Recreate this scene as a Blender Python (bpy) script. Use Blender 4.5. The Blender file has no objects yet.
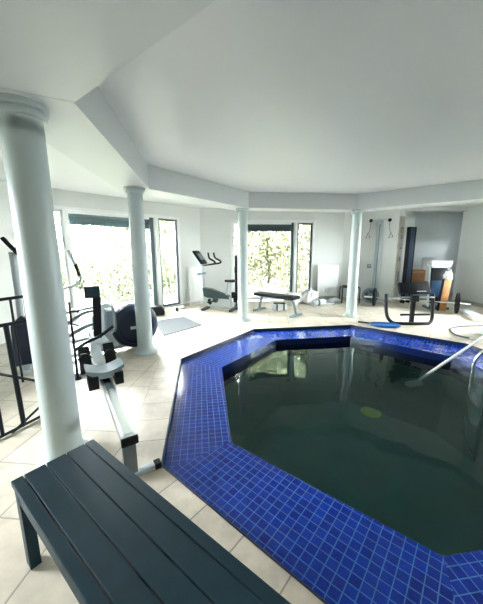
import bpy, bmesh, math, random
from mathutils import Vector, Matrix, Euler
from mathutils.geometry import tessellate_polygon
PI = math.pi
scene = bpy.context.scene
COL = scene.collection
V = Vector

# ------------------------------------------------------------------ camera, world, light, exposure
cd = bpy.data.cameras.new('camera'); cam = bpy.data.objects.new('camera', cd); COL.objects.link(cam)
cd.sensor_fit = 'HORIZONTAL'; cd.sensor_width = 36; cd.lens = 280.95 / 483 * 36
cd.clip_start = 0.02; cd.clip_end = 300
_p, _r = 0.1802, -0.00555
_right = V((1, 0, 0)); _up = V((0, math.sin(_p), math.cos(_p))); _f = V((0, math.cos(_p), -math.sin(_p)))
r2 = math.cos(_r) * _right + math.sin(_r) * _up; u2 = -math.sin(_r) * _right + math.cos(_r) * _up
M3 = Matrix((r2, u2, -_f)).transposed()
cam.matrix_world = Matrix.Translation((0, 0, 1.5)) @ M3.to_4x4()
scene.camera = cam

w = bpy.data.worlds.new('overcast_sky'); scene.world = w; w.use_nodes = True
bg = w.node_tree.nodes['Background']; bg.inputs[0].default_value = (0.98, 0.985, 1.0, 1); bg.inputs[1].default_value = 29.0

def area(name, loc, rot, sx, sy, power, col=(1, 1, 1), portal=False):
    ld = bpy.data.lights.new(name, 'AREA'); ld.shape = 'RECTANGLE'; ld.size = sx; ld.size_y = sy
    ld.energy = power; ld.color = col
    o = bpy.data.objects.new(name, ld); COL.objects.link(o); o.location = loc; o.rotation_euler = rot
    if portal: ld.cycles.is_portal = True
    return o
vs = scene.view_settings
vs.view_transform = 'Standard'; vs.look = 'None'; vs.gamma = 1; vs.use_curve_mapping = False
vs.exposure = 1.98

# ------------------------------------------------------------------ materials
MATS = {}
def mat(name, col, rough=0.5, metal=0.0, spec=0.5, noise=0, nscale=8, bump=0, bscale=20, coat=0):
    if name in MATS: return MATS[name]
    m = bpy.data.materials.new(name); m.use_nodes = True; nt = m.node_tree; b = nt.nodes['Principled BSDF']
    b.inputs['Base Color'].default_value = (*col, 1); b.inputs['Roughness'].default_value = rough
    b.inputs['Metallic'].default_value = metal; b.inputs['Specular IOR Level'].default_value = spec
    b.inputs['Coat Weight'].default_value = coat
    if noise or bump:
        tc = nt.nodes.new('ShaderNodeTexCoord')
    if noise:
        n = nt.nodes.new('ShaderNodeTexNoise'); n.inputs['Scale'].default_value = nscale; n.inputs['Detail'].default_value = 4
        nt.links.new(tc.outputs['Object'], n.inputs['Vector'])
        r = nt.nodes.new('ShaderNodeValToRGB'); r.color_ramp.elements[0].position = .3; r.color_ramp.elements[1].position = .7
        r.color_ramp.elements[0].color = (*[c * (1 - noise) for c in col], 1)
        r.color_ramp.elements[1].color = (*[min(1, c * (1 + noise)) for c in col], 1)
        nt.links.new(n.outputs['Fac'], r.inputs['Fac']); nt.links.new(r.outputs['Color'], b.inputs['Base Color'])
    if bump:
        n2 = nt.nodes.new('ShaderNodeTexNoise'); n2.inputs['Scale'].default_value = bscale; n2.inputs['Detail'].default_value = 3
        nt.links.new(tc.outputs['Object'], n2.inputs['Vector'])
        bp = nt.nodes.new('ShaderNodeBump'); bp.inputs['Strength'].default_value = bump; bp.inputs['Distance'].default_value = .02
        nt.links.new(n2.outputs['Fac'], bp.inputs['Height']); nt.links.new(bp.outputs['Normal'], b.inputs['Normal'])
    MATS[name] = m; return m

wall_m = mat('wall_paint', (.76, .79, .78), .6, noise=.01, nscale=3)
ceil_m = mat('ceiling_satin_paint', (.79, .83, .83), .3, bump=.04, bscale=2.5, spec=.5)
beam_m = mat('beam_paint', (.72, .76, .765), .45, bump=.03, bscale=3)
frame_m = mat('white_frame', (.88, .9, .9), .35)
greyframe_m = mat('grey_frame', (.12, .15, .17), .4)
shutter_m = mat('shutter_slate', (.05, .09, .10), .5)
col_m = mat('column_paint', (.54, .63, .625), .38, bump=.05, bscale=6)
rad_m = mat('radiator_white', (.88, .9, .9), .35)
base_m = mat('skirting_stone', (.50, .47, .42), .4, noise=.1)
black_m = mat('black_satin', (.004, .006, .009), .42, spec=.3)
blackr_m = mat('black_rubber', (.005, .007, .009), .6, spec=.25)
pad_m = mat('black_vinyl', (.004, .007, .012), .6, spec=.2, bump=.1, bscale=60)
iron_m = mat('wrought_iron', (.003, .008, .014), .5, spec=.25)
bench_m = mat('slate_bench_paint', (.008, .030, .044), .5, noise=.12, nscale=14, bump=.06, bscale=30, spec=.22)
chrome_m = mat('chrome', (.8, .84, .86), .12, metal=1)
alu_m = mat('brushed_aluminium', (.66, .69, .71), .3, metal=.85, noise=.05, nscale=20)
silver_m = mat('silver_paint', (.42, .48, .51), .35, metal=.2)
lgrey_m = mat('light_grey_plastic', (.58, .64, .67), .4)
dgrey_m = mat('dark_grey_plastic', (.06, .085, .10), .4)
mgrey_m = mat('mid_grey_plastic', (.20, .26, .29), .45)
navy_m = mat('navy_plastic', (.004, .011, .040), .3)
navy2_m = mat('navy_board', (.018, .06, .13), .35, noise=.15, nscale=4)
teal_m = mat('teal_cowl', (.035, .065, .075), .35)
white_m = mat('white_plastic', (.85, .87, .87), .35)
cloth_m = mat('white_cloth', (.84, .85, .85), .9, bump=.3, bscale=25)
card_m = mat('brown_cardboard', (.34, .16, .07), .8, noise=.12, nscale=10)
wood_m = mat('orange_wood', (.55, .27, .09), .55, noise=.2, nscale=9)
blue_m = mat('blue_plastic', (.01, .10, .36), .35)
screen_m = mat('dark_screen', (.02, .05, .06), .12)
mat_m = mat('grey_foam', (.045, .054, .060), .85, bump=.2, bscale=80)
steel_m = mat('steel_pipe', (.75, .8, .82), .18, metal=1)
trunk_m = mat('tree_bark', (.09, .07, .05), .8, noise=.3, nscale=10)
grass_m = mat('lawn_green', (.07, .075, .055), .9, noise=.3, nscale=3)
terrace_m = mat('terrace_stone', (.4, .4, .37), .8, noise=.1)
basin_m = mat('basin_plaster', (.045, .20, .19), .6, noise=.15, nscale=2)
lightdisc_m = mat('pool_lamp_lens', (.55, .72, .08), .4)
darktrim_m = mat('dark_edge_trim', (.006, .016, .05), .3)
sand_m = mat('beige_timber', (.55, .53, .47), .5, noise=.12, nscale=6)

def leafmat(name, a, b_):
    m = bpy.data.materials.new(name); m.use_nodes = True; nt = m.node_tree; b = nt.nodes['Principled BSDF']
    g = nt.nodes.new('ShaderNodeNewGeometry'); r = nt.nodes.new('ShaderNodeValToRGB')
    r.color_ramp.elements[0].color = (*a, 1); r.color_ramp.elements[1].color = (*b_, 1)
    nt.links.new(g.outputs['Random Per Island'], r.inputs['Fac']); nt.links.new(r.outputs['Color'], b.inputs['Base Color'])
    b.inputs['Roughness'].default_value = .6; b.inputs['Specular IOR Level'].default_value = .2
    return m
leaf_m = leafmat('pale_leaves', (.085, .100, .055), (.155, .17, .105))
leaf2_m = leafmat('yellow_green_leaves', (.095, .100, .055), (.165, .165, .100))

def glass():
    m = bpy.data.materials.new('window_glass'); m.use_nodes = True; nt = m.node_tree
    for n in list(nt.nodes): nt.nodes.remove(n)
    out = nt.nodes.new('ShaderNodeOutputMaterial'); mx = nt.nodes.new('ShaderNodeMixShader')
    t = nt.nodes.new('ShaderNodeBsdfTransparent'); t.inputs[0].default_value = (.96, .985, .98, 1)
    g = nt.nodes.new('ShaderNodeBsdfGlossy'); g.inputs['Roughness'].default_value = .02
    fr = nt.nodes.new('ShaderNodeFresnel'); fr.inputs[0].default_value = 1.45
    nt.links.new(fr.outputs[0], mx.inputs[0]); nt.links.new(t.outputs[0], mx.inputs[1]); nt.links.new(g.outputs[0], mx.inputs[2])
    nt.links.new(mx.outputs[0], out.inputs[0]); return m
glass_m = glass()

def water():
    m = bpy.data.materials.new('pool_water'); m.use_nodes = True; nt = m.node_tree
    for n in list(nt.nodes): nt.nodes.remove(n)
    out = nt.nodes.new('ShaderNodeOutputMaterial'); mx = nt.nodes.new('ShaderNodeMixShader')
    t = nt.nodes.new('ShaderNodeBsdfTransparent'); t.inputs[0].default_value = (.32, .60, .59, 1)
    g = nt.nodes.new('ShaderNodeBsdfGlossy'); g.inputs['Roughness'].default_value = .015
    g.inputs['Color'].default_value = (.80, .97, .92, 1)
    fr = nt.nodes.new('ShaderNodeFresnel'); fr.inputs[0].default_value = 1.37
    tc = nt.nodes.new('ShaderNodeTexCoord'); n = nt.nodes.new('ShaderNodeTexNoise')
    n.inputs['Scale'].default_value = 2.2; n.inputs['Detail'].default_value = 1.5
    bp = nt.nodes.new('ShaderNodeBump'); bp.inputs['Strength'].default_value = .5; bp.inputs['Distance'].default_value = .02
    nt.links.new(tc.outputs['Object'], n.inputs['Vector']); nt.links.new(n.outputs['Fac'], bp.inputs['Height'])
    nt.links.new(bp.outputs[0], g.inputs['Normal']); nt.links.new(bp.outputs[0], fr.inputs['Normal'])
    nt.links.new(fr.outputs[0], mx.inputs[0]); nt.links.new(t.outputs[0], mx.inputs[1]); nt.links.new(g.outputs[0], mx.inputs[2])
    nt.links.new(mx.outputs[0], out.inputs[0]); return m
water_m = water()

def tilemat(name, cols, grout, bw, bh, mortar, rough, noise_amt, nscale, bumpd, spec=.5, rvar=0):
    m = bpy.data.materials.new(name); m.use_nodes = True; nt = m.node_tree; b = nt.nodes['Principled BSDF']
    uv = nt.nodes.new('ShaderNodeUVMap'); uv.uv_map = 'UVMap'
    br = nt.nodes.new('ShaderNodeTexBrick'); br.offset = 0; br.squash = 1
    br.inputs['Scale'].default_value = 1; br.inputs['Brick Width'].default_value = bw; br.inputs['Row Height'].default_value = bh
    br.inputs['Mortar Size'].default_value = mortar; br.inputs['Mortar Smooth'].default_value = .3; br.inputs['Bias'].default_value = 0
    br.inputs['Color1'].default_value = (*cols[0], 1); br.inputs['Color2'].default_value = (*cols[1], 1); br.inputs['Mortar'].default_value = (*grout, 1)
    nt.links.new(uv.outputs[0], br.inputs['Vector'])
    n = nt.nodes.new('ShaderNodeTexNoise'); n.inputs['Scale'].default_value = nscale; n.inputs['Detail'].default_value = 6; n.inputs['Roughness'].default_value = .65
    nt.links.new(uv.outputs[0], n.inputs['Vector'])
    mr = nt.nodes.new('ShaderNodeMapRange'); mr.inputs['From Min'].default_value = .3; mr.inputs['From Max'].default_value = .7
    mr.inputs['To Min'].default_value = 1 - noise_amt; mr.inputs['To Max'].default_value = 1 + noise_amt * .4
    nt.links.new(n.outputs['Fac'], mr.inputs['Value'])
    mu = nt.nodes.new('ShaderNodeMix'); mu.data_type = 'RGBA'; mu.blend_type = 'MULTIPLY'; mu.inputs[0].default_value = 1
    nt.links.new(br.outputs['Color'], mu.inputs[6]); nt.links.new(mr.outputs[0], mu.inputs[7]); nt.links.new(mu.outputs[2], b.inputs['Base Color'])
    bp = nt.nodes.new('ShaderNodeBump'); bp.inputs['Strength'].default_value = .5; bp.inputs['Distance'].default_value = bumpd; bp.invert = True
    nt.links.new(br.outputs['Fac'], bp.inputs['Height']); nt.links.new(bp.outputs[0], b.inputs['Normal'])
    b.inputs['Roughness'].default_value = rough; b.inputs['Specular IOR Level'].default_value = spec
    return m
floor_m = tilemat('cream_stone_tiles', ((.76, .69, .58), (.69, .62, .51)), (.42, .37, .31), .40, .40, .006, .38, .26, 4, .002, .45)
border_m = tilemat('cream_border_tiles', ((.74, .66, .55), (.66, .58, .47)), (.34, .29, .24), .29, .30, .005, .38, .28, 5, .002, .45)
mosaic_m = tilemat('cobalt_mosaic', ((.001, .017, .23), (.002, .030, .33)), (.03, .14, .44), .056, .056, .0030, .13, .3, 12, .0025, .42)

# ------------------------------------------------------------------ mesh helpers
class MB:
    def __init__(self): self.bm = bmesh.new()
    def box(self, c, s, rot=None, bev=0):
        M = Matrix.Translation(V(c)) @ ((Euler(rot).to_matrix().to_4x4()) if rot is not None else Matrix.Identity(4))
        r = bmesh.ops.create_cube(self.bm, size=1, matrix=M @ Matrix.Diagonal((*s, 1)))
        if bev:
            es = set()
            for v in r['verts']: es.update(v.link_edges)
            bmesh.ops.bevel(self.bm, geom=list(es), offset=bev, segments=2, affect='EDGES', profile=.6)
        return self
    def tube(self, pts, r, seg=10, closed=False, flat=1.0):
        pts = [V(p) for p in pts]; n = len(pts); rings = []
        prev = None
        for i, p in enumerate(pts):
            if closed: t = (pts[(i + 1) % n] - pts[i - 1]).normalized()
            elif i == 0: t = (pts[1] - p).normalized()
            elif i == n - 1: t = (p - pts[-2]).normalized()
            else: t = ((pts[i + 1] - p).normalized() + (p - pts[i - 1]).normalized()).normalized()
            if prev is None:
                a = V((0, 0, 1)) if abs(t.z) < .9 else V((1, 0, 0)); x = t.cross(a).normalized()
            else:
                x = (prev - t * prev.dot(t)).normalized()
            prev = x; y = t.cross(x)
            rr = r[i] if isinstance(r, (list, tuple)) else r
            rings.append([self.bm.verts.new(p + (x * math.cos(2 * PI * k / seg) + y * math.sin(2 * PI * k / seg) * flat) * rr) for k in range(seg)])
        m = n if closed else n - 1
        for i in range(m):
            a, b = rings[i], rings[(i + 1) % n]
            for k in range(seg):
                self.bm.faces.new((a[k], a[(k + 1) % seg], b[(k + 1) % seg], b[k]))
        if not closed:
            self.bm.faces.new(list(reversed(rings[0]))); self.bm.faces.new(rings[-1])
        return self
    def lathe(self, prof, M=None, seg=32):
        """prof = list of (radius, z); revolved about local z of matrix M"""
        M = M or Matrix.Identity(4); rings = []
        for r, z in prof:
            if r < 1e-5: rings.append([self.bm.verts.new(M @ V((0, 0, z)))])
            else: rings.append([self.bm.verts.new(M @ V((r * math.cos(2 * PI * k / seg), r * math.sin(2 * PI * k / seg), z))) for k in range(seg)])
        for a, b in zip(rings[:-1], rings[1:]):
            for k in range(seg):
                k2 = (k + 1) % seg
                if len(a) == 1 and len(b) == 1: continue
                if len(a) == 1: self.bm.faces.new((a[0], b[k2], b[k]))
                elif len(b) == 1: self.bm.faces.new((a[k], a[k2], b[0]))
                else: self.bm.faces.new((a[k], a[k2], b[k2], b[k]))
        return self
    def prism(self, poly, t, M=None):
        """poly in local xy, thickness t along local z (centred)"""
        M = M or Matrix.Identity(4)
        a = [self.bm.verts.new(M @ V((x, y, -t / 2))) for x, y in poly]; b = [self.bm.verts.new(M @ V((x, y, t / 2))) for x, y in poly]
        n = len(poly)
        self.bm.faces.new(list(reversed(a))); self.bm.faces.new(b)
        for k in range(n): self.bm.faces.new((a[k], a[(k + 1) % n], b[(k + 1) % n], b[k]))
        return self
    def build(self, name, m, parent=None, smooth=True, bevel=0, loc=None, rotz=0):
        bmesh.ops.recalc_face_normals(self.bm, faces=self.bm.faces)
        me = bpy.data.meshes.new(name); self.bm.to_mesh(me); self.bm.free()
        me.materials.append(m)
        o = bpy.data.objects.new(name, me); COL.objects.link(o)
        if parent is not None: o.parent = parent
        if loc is not None: o.location = loc; o.rotation_euler[2] = rotz
        if smooth:
            for p in me.polygons: p.use_smooth = True
            me.set_sharp_from_angle(angle=math.radians(35))
        if bevel:
            bv = o.modifiers.new('bevel', 'BEVEL'); bv.width = bevel; bv.segments = 2; bv.limit_method = 'ANGLE'
        return o
def tag(o, label, cat, group=None):
    o['label'] = label; o['category'] = cat
    if group: o['group'] = group
    return o
def thing(name, label, cat, loc=(0, 0, 0), rotz=0, group=None):
    o = bpy.data.objects.new(name, None); COL.objects.link(o); o.location = loc; o.rotation_euler = (0, 0, rotz); o.empty_display_size = .1
    return tag(o, label, cat, group)
def struct_empty(name, loc=(0, 0, 0), rotz=0):
    o = bpy.data.objects.new(name, None); COL.objects.link(o); o.location = loc; o.rotation_euler = (0, 0, rotz); o['kind'] = 'structure'; return o
def dup(root, loc, rotz, label, group=None):
    r = root.copy(); COL.objects.link(r); r.location = loc; r.rotation_euler = (0, 0, rotz); r['label'] = label
    if group: r['group'] = group
    for ch in list(root.children):
        c = ch.copy(); COL.objects.link(c); c.parent = r
        for g in ch.children:
            d = g.copy(); COL.objects.link(d); d.parent = c
    return r
def smoothpath(pts, n=8, closed=False):
    """Catmull-Rom through pts"""
    P = [V(p) for p in pts]; out = []; m = len(P)
    rng = range(m) if closed else range(m - 1)
    for i in rng:
        p0 = P[i - 1] if (i > 0 or closed) else P[0]; p1 = P[i]; p2 = P[(i + 1) % m]; p3 = P[(i + 2) % m] if (closed or i + 2 < m) else P[-1]
        for k in range(n):
            t = k / n
            out.append(.5 * ((2 * p1) + (-p0 + p2) * t + (2 * p0 - 5 * p1 + 4 * p2 - p3) * t * t + (-p0 + 3 * p1 - 3 * p2 + p3) * t ** 3))
    if not closed: out.append(P[-1])
    return out
def RX(a): return Matrix.Rotation(a, 4, 'X')
def RY(a): return Matrix.Rotation(a, 4, 'Y')
def RZ(a): return Matrix.Rotation(a, 4, 'Z')
def T(*p): return Matrix.Translation(V(p))

# ------------------------------------------------------------------ plan
CEIL = 2.67; BEAM = 2.352; RECESS = 2.648
c0 = V((1.512, 3.073))
Ao, Bo, Do, Eo = V((-.858, 3.765)), V((-.571, 1.764)), V((.24, 5.277)), V((2.23, 5.549))
Fo = V((3.63, 4.364))
OUT = [Ao, Bo, 2 * c0 - Eo, 2 * c0 - Do, 2 * c0 - Ao, Fo, Eo, Do]        # A B C G H F E D  (counter-clockwise)
INN = [V((-.270, 3.585)), V((-.093, 2.068)), V((1.028, 1.184))]
INN += [2 * c0 - V((.611, 4.763)), 2 * c0 - V((-.270, 3.585)), V((3.10, 3.93)), V((1.997, 4.962)), V((.611, 4.763))]
P0, P1, P2 = V((-3.95, 5.1)), V((-1.15, 8.1)), V((3.05, 8.55))
ROOM = [P0, V((-4.25, -1.2)), V((-2.2, -3.0)), V((4.6, -3.0)), V((6.7, -.5)), V((6.3, 8.15)), V((7.4, 8.2)), V((7.3, 9.3)), V((5.57, 9.3)), V((4.6, 8.17)), V((4.38, 8.06)), P2, P1]

def flat(name, outer, holes, z, m, uvrot=0, uvoff=(0, 0), flip=False, thick=0):
    loops = [[V((*p, 0)) for p in outer]] + [[V((*p, 0)) for p in hh] for hh in holes]
    tris = tessellate_polygon(loops); vs_ = [p for l in loops for p in l]
    bm = bmesh.new(); bv = [bm.verts.new((p.x, p.y, z)) for p in vs_]
    for t in tris:
        try: bm.faces.new([bv[i] for i in t])
        except ValueError: pass
    bmesh.ops.recalc_face_normals(bm, faces=bm.faces)
    s = sum(f.normal.z for f in bm.faces)
    if (s < 0) != flip: bmesh.ops.reverse_faces(bm, faces=bm.faces)
    uvl = bm.loops.layers.uv.new('UVMap'); c, s_ = math.cos(uvrot), math.sin(uvrot)
    for f in bm.faces:
        for l in f.loops:
            x, y = l.vert.co.x - uvoff[0], l.vert.co.y - uvoff[1]; l[uvl].uv = (x * c + y * s_, -x * s_ + y * c)
    if thick:
        r = bmesh.ops.extrude_face_region(bm, geom=bm.faces[:])
        bmesh.ops.translate(bm, verts=[v for v in r['geom'] if isinstance(v, bmesh.types.BMVert)], vec=(0, 0, thick))
        bmesh.ops.recalc_face_normals(bm, faces=bm.faces)
    me = bpy.data.meshes.new(name); bm.to_mesh(me); bm.free(); me.materials.append(m)
    o = bpy.data.objects.new(name, me); COL.objects.link(o); return o
def ring_uv(name, outer, inner, zo, zi, m, parent=None, thick=0):
    """octagonal ring; every side gets its own tile grid"""
    bm = bmesh.new(); uvl = bm.loops.layers.uv.new('UVMap'); n = len(outer)
    for i in range(n):
        a, b, c, d = outer[i], outer[(i + 1) % n], inner[(i + 1) % n], inner[i]
        t = (b - a).normalized(); nn = V((-t.y, t.x)); mid = (a + b) / 2
        vv = [bm.verts.new((p.x, p.y, z)) for p, z in ((a, zo), (b, zo), (c, zi), (d, zi))]
        f = bm.faces.new(vv)
        for l in f.loops:
            q = V(l.vert.co[:2]) - mid; l[uvl].uv = (q.dot(t) + 10, q.dot(nn) + 10 * .0)
    bmesh.ops.recalc_face_normals(bm, faces=bm.faces)
    if sum(f.normal.z for f in bm.faces) < 0: bmesh.ops.reverse_faces(bm, faces=bm.faces)
    me = bpy.data.meshes.new(name); bm.to_mesh(me); bm.free(); me.materials.append(m)
    o = bpy.data.objects.new(name, me); COL.objects.link(o)
    if parent: o.parent = parent
    return o
def offset(poly, d):
    """offset a CCW-or-CW polygon outward by d"""
    n = len(poly); c = sum(poly, V((0, 0))) / n; L = []
    for i in range(n):
        a, b = poly[i], poly[(i + 1) % n]; t = (b - a).normalized(); nn = V((t.y, -t.x))
        if nn.dot((a + b) / 2 - c) < 0: nn = -nn
        L.append((a + nn * d, t))
    out = []
    for i in range(n):
        (p, t), (q, s) = L[i - 1], L[i]
        den = t.x * s.y - t.y * s.x; k = ((q - p).x * s.y - (q - p).y * s.x) / den; out.append(p + t * k)
    return out

# ------------------------------------------------------------------ structure: floor, walls, ceiling
BORD = offset(OUT, .30)
fl = flat('floor', ROOM, [BORD], 0, floor_m, uvrot=math.radians(-5), uvoff=(-.93, 2.13)); fl['kind'] = 'structure'
bd = ring_uv('trim_1', BORD, OUT, 0, 0, border_m); bd['kind'] = 'structure'
rm = [v for v in ROOM]
ce = flat('ceiling', ROOM, [], CEIL, ceil_m, flip=True); ce['kind'] = 'structure'
# dropped octagonal beam with the raised recess inside
rc = V((1.685, 3.332)); RR = 3.06
REC = [V((rc.x + RR * math.cos(2.8802 + k * PI / 4), rc.y + RR * .991 * math.sin(2.8802 + k * PI / 4))) for k in range(8)]  # A B C ...
BO = offset(REC, .42)
def slab(name, outer, hole, z0, z1, m, skip=()):
    bm = bmesh.new(); n = len(outer)
    rings = [[bm.verts.new((p.x, p.y, z)) for p in poly] for poly, z in ((hole, z1), (hole, z0), (outer, z0), (outer, z1))]
    for a, b in zip(rings[:-1], rings[1:]):
        for k in range(n):
            if k not in skip: bm.faces.new((a[k], a[(k + 1) % n], b[(k + 1) % n], b[k]))
    if skip:
        for k in (min(skip), max(skip) + 1): bm.faces.new([r[k] for r in rings])
    bmesh.ops.recalc_face_normals(bm, faces=bm.faces)
    me = bpy.data.meshes.new(name); bm.to_mesh(me); bm.free(); me.materials.append(m)
    o = bpy.data.objects.new(name, me); COL.objects.link(o); o['kind'] = 'structure'; return o
BO[0] = BO[0] + V((-.02, .05)); BO[1] = BO[1] + V((-.1, -.02))
slab('trim_2', BO, REC, BEAM, CEIL - .002, beam_m, (1, 2))
# near soffit: all of the ceiling on the camera's side of the recess is dropped
e = (REC[2] - REC[1]).normalized()
NS = [REC[1], REC[2], REC[3] + V((.0, 0)), V((6.8, REC[3].y + .2)), V((6.7, -.5)), V((4.6, -3.0)), V((-2.2, -3.0)), V((-4.25, -1.2)), V((-4.02, 1.72))]
ns = flat('trim_3', NS, [], BEAM + .002, beam_m, thick=CEIL - .004 - BEAM); ns['kind'] = 'structure'

def wall(name, A, B, z0, z1, openings=(), t=.18, m=wall_m, side=None):
    A, B = V(A), V(B); d = (B - A); L = d.length; d.normalize(); nn = V((-d.y, d.x))
    if side is None and nn.dot((A + B) / 2 - V((1.2, 3.2))) < 0: nn = -nn
    if side is not None: nn = nn * side
    mb = MB(); ang = math.atan2(d.y, d.x)
    def seg(s0, s1, za, zb):
        if s1 - s0 < 1e-3 or zb - za < 1e-3: return
        c = A + d * (s0 + s1) / 2 + nn * t / 2
        mb.box((c.x, c.y, (za + zb) / 2), (s1 - s0, t, zb - za), (0, 0, ang))
    s = 0
    for (a, b, za, zb) in openings:
        seg(s, a, z0, z1); seg(a, b, z0, za); seg(a, b, zb, z1); s = b
    seg(s, L, z0, z1)
    o = mb.build(name, m, smooth=False); o['kind'] = 'structure'; return o, A, d, nn, ang
W1 = wall('wall_left', P0, P1, 0, CEIL + .05, [(.40, 3.42, 0.0, 2.37)])
W2 = wall('wall_back', P1, P2, 0, CEIL + .05, [(.85, 3.33, .02, 2.36)])
W3 = wall('wall_back_right', P2, (4.38, 8.06), 0, CEIL + .05)
W4 = wall('wall_alcove_left', (4.6, 8.17), (5.57, 9.3), 0, CEIL + .05, t=.12)
W4b = wall('wall_jamb', (4.38, 8.06), (4.6, 8.17), 0, CEIL + .05, t=.1)
W5 = wall('wall_alcove_back', (5.57, 9.3), (7.3, 9.3), 0, CEIL + .05, m=mat('alcove_paint', (.70, .76, .78), .6))
W6 = wall('wall_alcove_right', (7.3, 9.3), (7.4, 8.2), 0, CEIL + .05, [(.36, .70, 1.35, 1.95)])
W7 = wall('wall_alcove_return', (7.5, 8.2), (6.3, 8.15), 0, CEIL + .05, t=.12)
W8 = wall('wall_right', (6.3, 8.15), (6.7, -.5), 0, CEIL + .05, [(1.7, 3.1, .7, 2.2)])
W9 = wall('wall_near_right', (6.7, -.5), (4.6, -3.0), 0, CEIL + .05)
W10 = wall('wall_near', (4.6, -3.0), (-2.2, -3.0), 0, CEIL + .05)
W11 = wall('wall_near_left', (-2.2, -3), (-4.25, -1.2), 0, CEIL + .05)
W12 = wall('wall_side_left', (-4.25, -1.2), P0, 0, CEIL + .05, [(2.0, 3.2, 1.0, 2.2)])
hd = MB().box((5.43, 8.16, 2.62), (1.66, .10, .10), (0, 0, 0)).build('trim_4', wall_m, smooth=False); hd['kind'] = 'structure'

def wpt(W, s, off=0, z=0):
    _, A, d, nn, ang = W; p = A + d * s - nn * off; return (p.x, p.y, z)
def skirting(name, W, spans, h=.07):
    mb = MB(); _, A, d, nn, ang = W
    for a, b in spans:
        c = wpt(W, (a + b) / 2, .01, h / 2); mb.box(c, (b - a, .02, h), (0, 0, ang))
    o = mb.build(name, base_m, smooth=False); o['kind'] = 'structure'
skirting('baseboard_left', W1, [(0, .38), (3.44, 4.09)])
skirting('baseboard_back', W2, [(0.02, .83), (3.35, 4.2)])
skirting('baseboard_back_right', W3, [(0.02, 1.41)])
skirting('baseboard_right', W8, [(0.02, 4.6), (7.8, 8.6)], .10)
skirting('baseboard_alcove', W5, [(0.02, 1.7)])

# windows
def window(name, W, s0, s1, za, zb, panes, shutter=None, darkpane=None):
    """panes: list of (a,b,dark) in wall s; frame bars between them"""
    _, A, d, nn, ang = W; root = struct_empty(name, wpt(W, s0), ang)
    sgn = 1 if V((-d.y, d.x)).dot(nn) > 0 else -1      # local +y outward?
    yo = .03 * sgn
    fr = MB(); Lw = s1 - s0
    fr.box((Lw / 2, yo, zb - .035), (Lw, .09, .07)); fr.box((Lw / 2, yo, za + .03), (Lw, .09, .06))
    fr.box((.035, yo, (za + zb) / 2), (.07, .09, zb - za)); fr.box((Lw - .035, yo, (za + zb) / 2), (.07, .09, zb - za))
    for i in range(len(panes) - 1):
        a = panes[i][1] - s0; b = panes[i + 1][0] - s0
        fr.box(((a + b) / 2, yo, (za + zb) / 2), (b - a, .09, zb - za - .1))
    fr.build('window_frame', frame_m, root, smooth=False, bevel=.006)
    for a, b, dark in panes:
        a -= s0; b -= s0; z0, z1 = za + .06, zb - .07
        sf = MB(); t = .045 if not dark else .05
        for bx in (((a + b) / 2, z1 - t / 2, b - a, t), ((a + b) / 2, z0 + t / 2, b - a, t), (a + t / 2, (z0 + z1) / 2, t, z1 - z0), (b - t / 2, (z0 + z1) / 2, t, z1 - z0)):
            sf.box((bx[0], yo + .02 * sgn, bx[1]), (bx[2], .05, bx[3]))
        so = sf.build('sash', greyframe_m if dark else frame_m, root, smooth=False, bevel=.004)
        MB().box(((a + b) / 2, yo + .02 * sgn, (z0 + z1) / 2), (b - a - 2 * t + .01, .008, z1 - z0 - 2 * t + .01)).build('glass_pane', glass_m, so, smooth=False)
    if shutter:
        a, b, h = shutter; a -= s0; b -= s0
        sh = MB(); k = 5; sh.box(((a + b) / 2, yo + .10 * sgn, zb - .07 - h / 2), (b - a, .012, h))
        for i in range(k): sh.box(((a + b) / 2, yo + .085 * sgn, zb - .07 - (i + .5) * h / k), (b - a, .02, h / k * .92), bev=.003)
        sh.build('roller_shutter', shutter_m, root, smooth=False)
    return root
window('window_1', W1, .40, 3.42, 0.02, 2.37, [(.47, .74, 0), (.80, 2.70, 0), (2.80, 3.35, 1)], (.84, 2.70, .26))
wd = MB()
s0 = 2.60 - .40
sg = 1 if V((-W1[2].y, W1[2].x)).dot(W1[3]) > 0 else -1
wd.box((s0 + .03, .05 * sg, 1.2), (.10, .06, 2.2)); o = wd.build('sliding_door_stile', shutter_m, bpy.data.objects['window_1'], smooth=False)
window('window_2', W2, .85, 3.33, 0.04, 2.36, [(.92, 1.22, 0), (1.29, 2.72, 0), (2.80, 3.26, 1)], (1.29, 2.70, .24))
MB().box((2.66 - .85, .05, 1.2), (.07, .06, 2.2)).build('sliding_door_stile', shutter_m, bpy.data.objects['window_2'], smooth=False)
window('fill_window_3', W8, 1.7, 3.1, .7, 2.2, [(1.77, 3.03, 0)])  # out-of-view opening in the right wall, added for fill daylight
window('fill_window_4', W6, .36, .70, 1.35, 1.95, [(.40, .66, 0)])  # small unseen opening, added to brighten the alcove
window('fill_window_5', W12, 2.0, 3.2, 1.0, 2.2, [(2.07, 2.56, 0), (2.64, 3.13, 0)])  # unseen side opening, added so daylight reaches the foreground
def portal(W, s0, s1, za, zb):
    _, A, d, nn, ang = W; p = A + d * (s0 + s1) / 2 + nn * .1
    q = V((-nn.x, -nn.y, 0)).to_track_quat('-Z', 'Z')
    area('window_portal', (p.x, p.y, (za + zb) / 2), q.to_euler(), s1 - s0, zb - za, 1, portal=True)
for W, a, b, za, zb in ((W1, .4, 3.42, 0, 2.37), (W2, .85, 3.33, 0, 2.36), (W8, 1.7, 3.1, .7, 2.2), (W12, 2.0, 3.2, 1.0, 2.2), (W6, .36, .70, 1.35, 1.95)): portal(W, a, b, za, zb)

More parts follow.
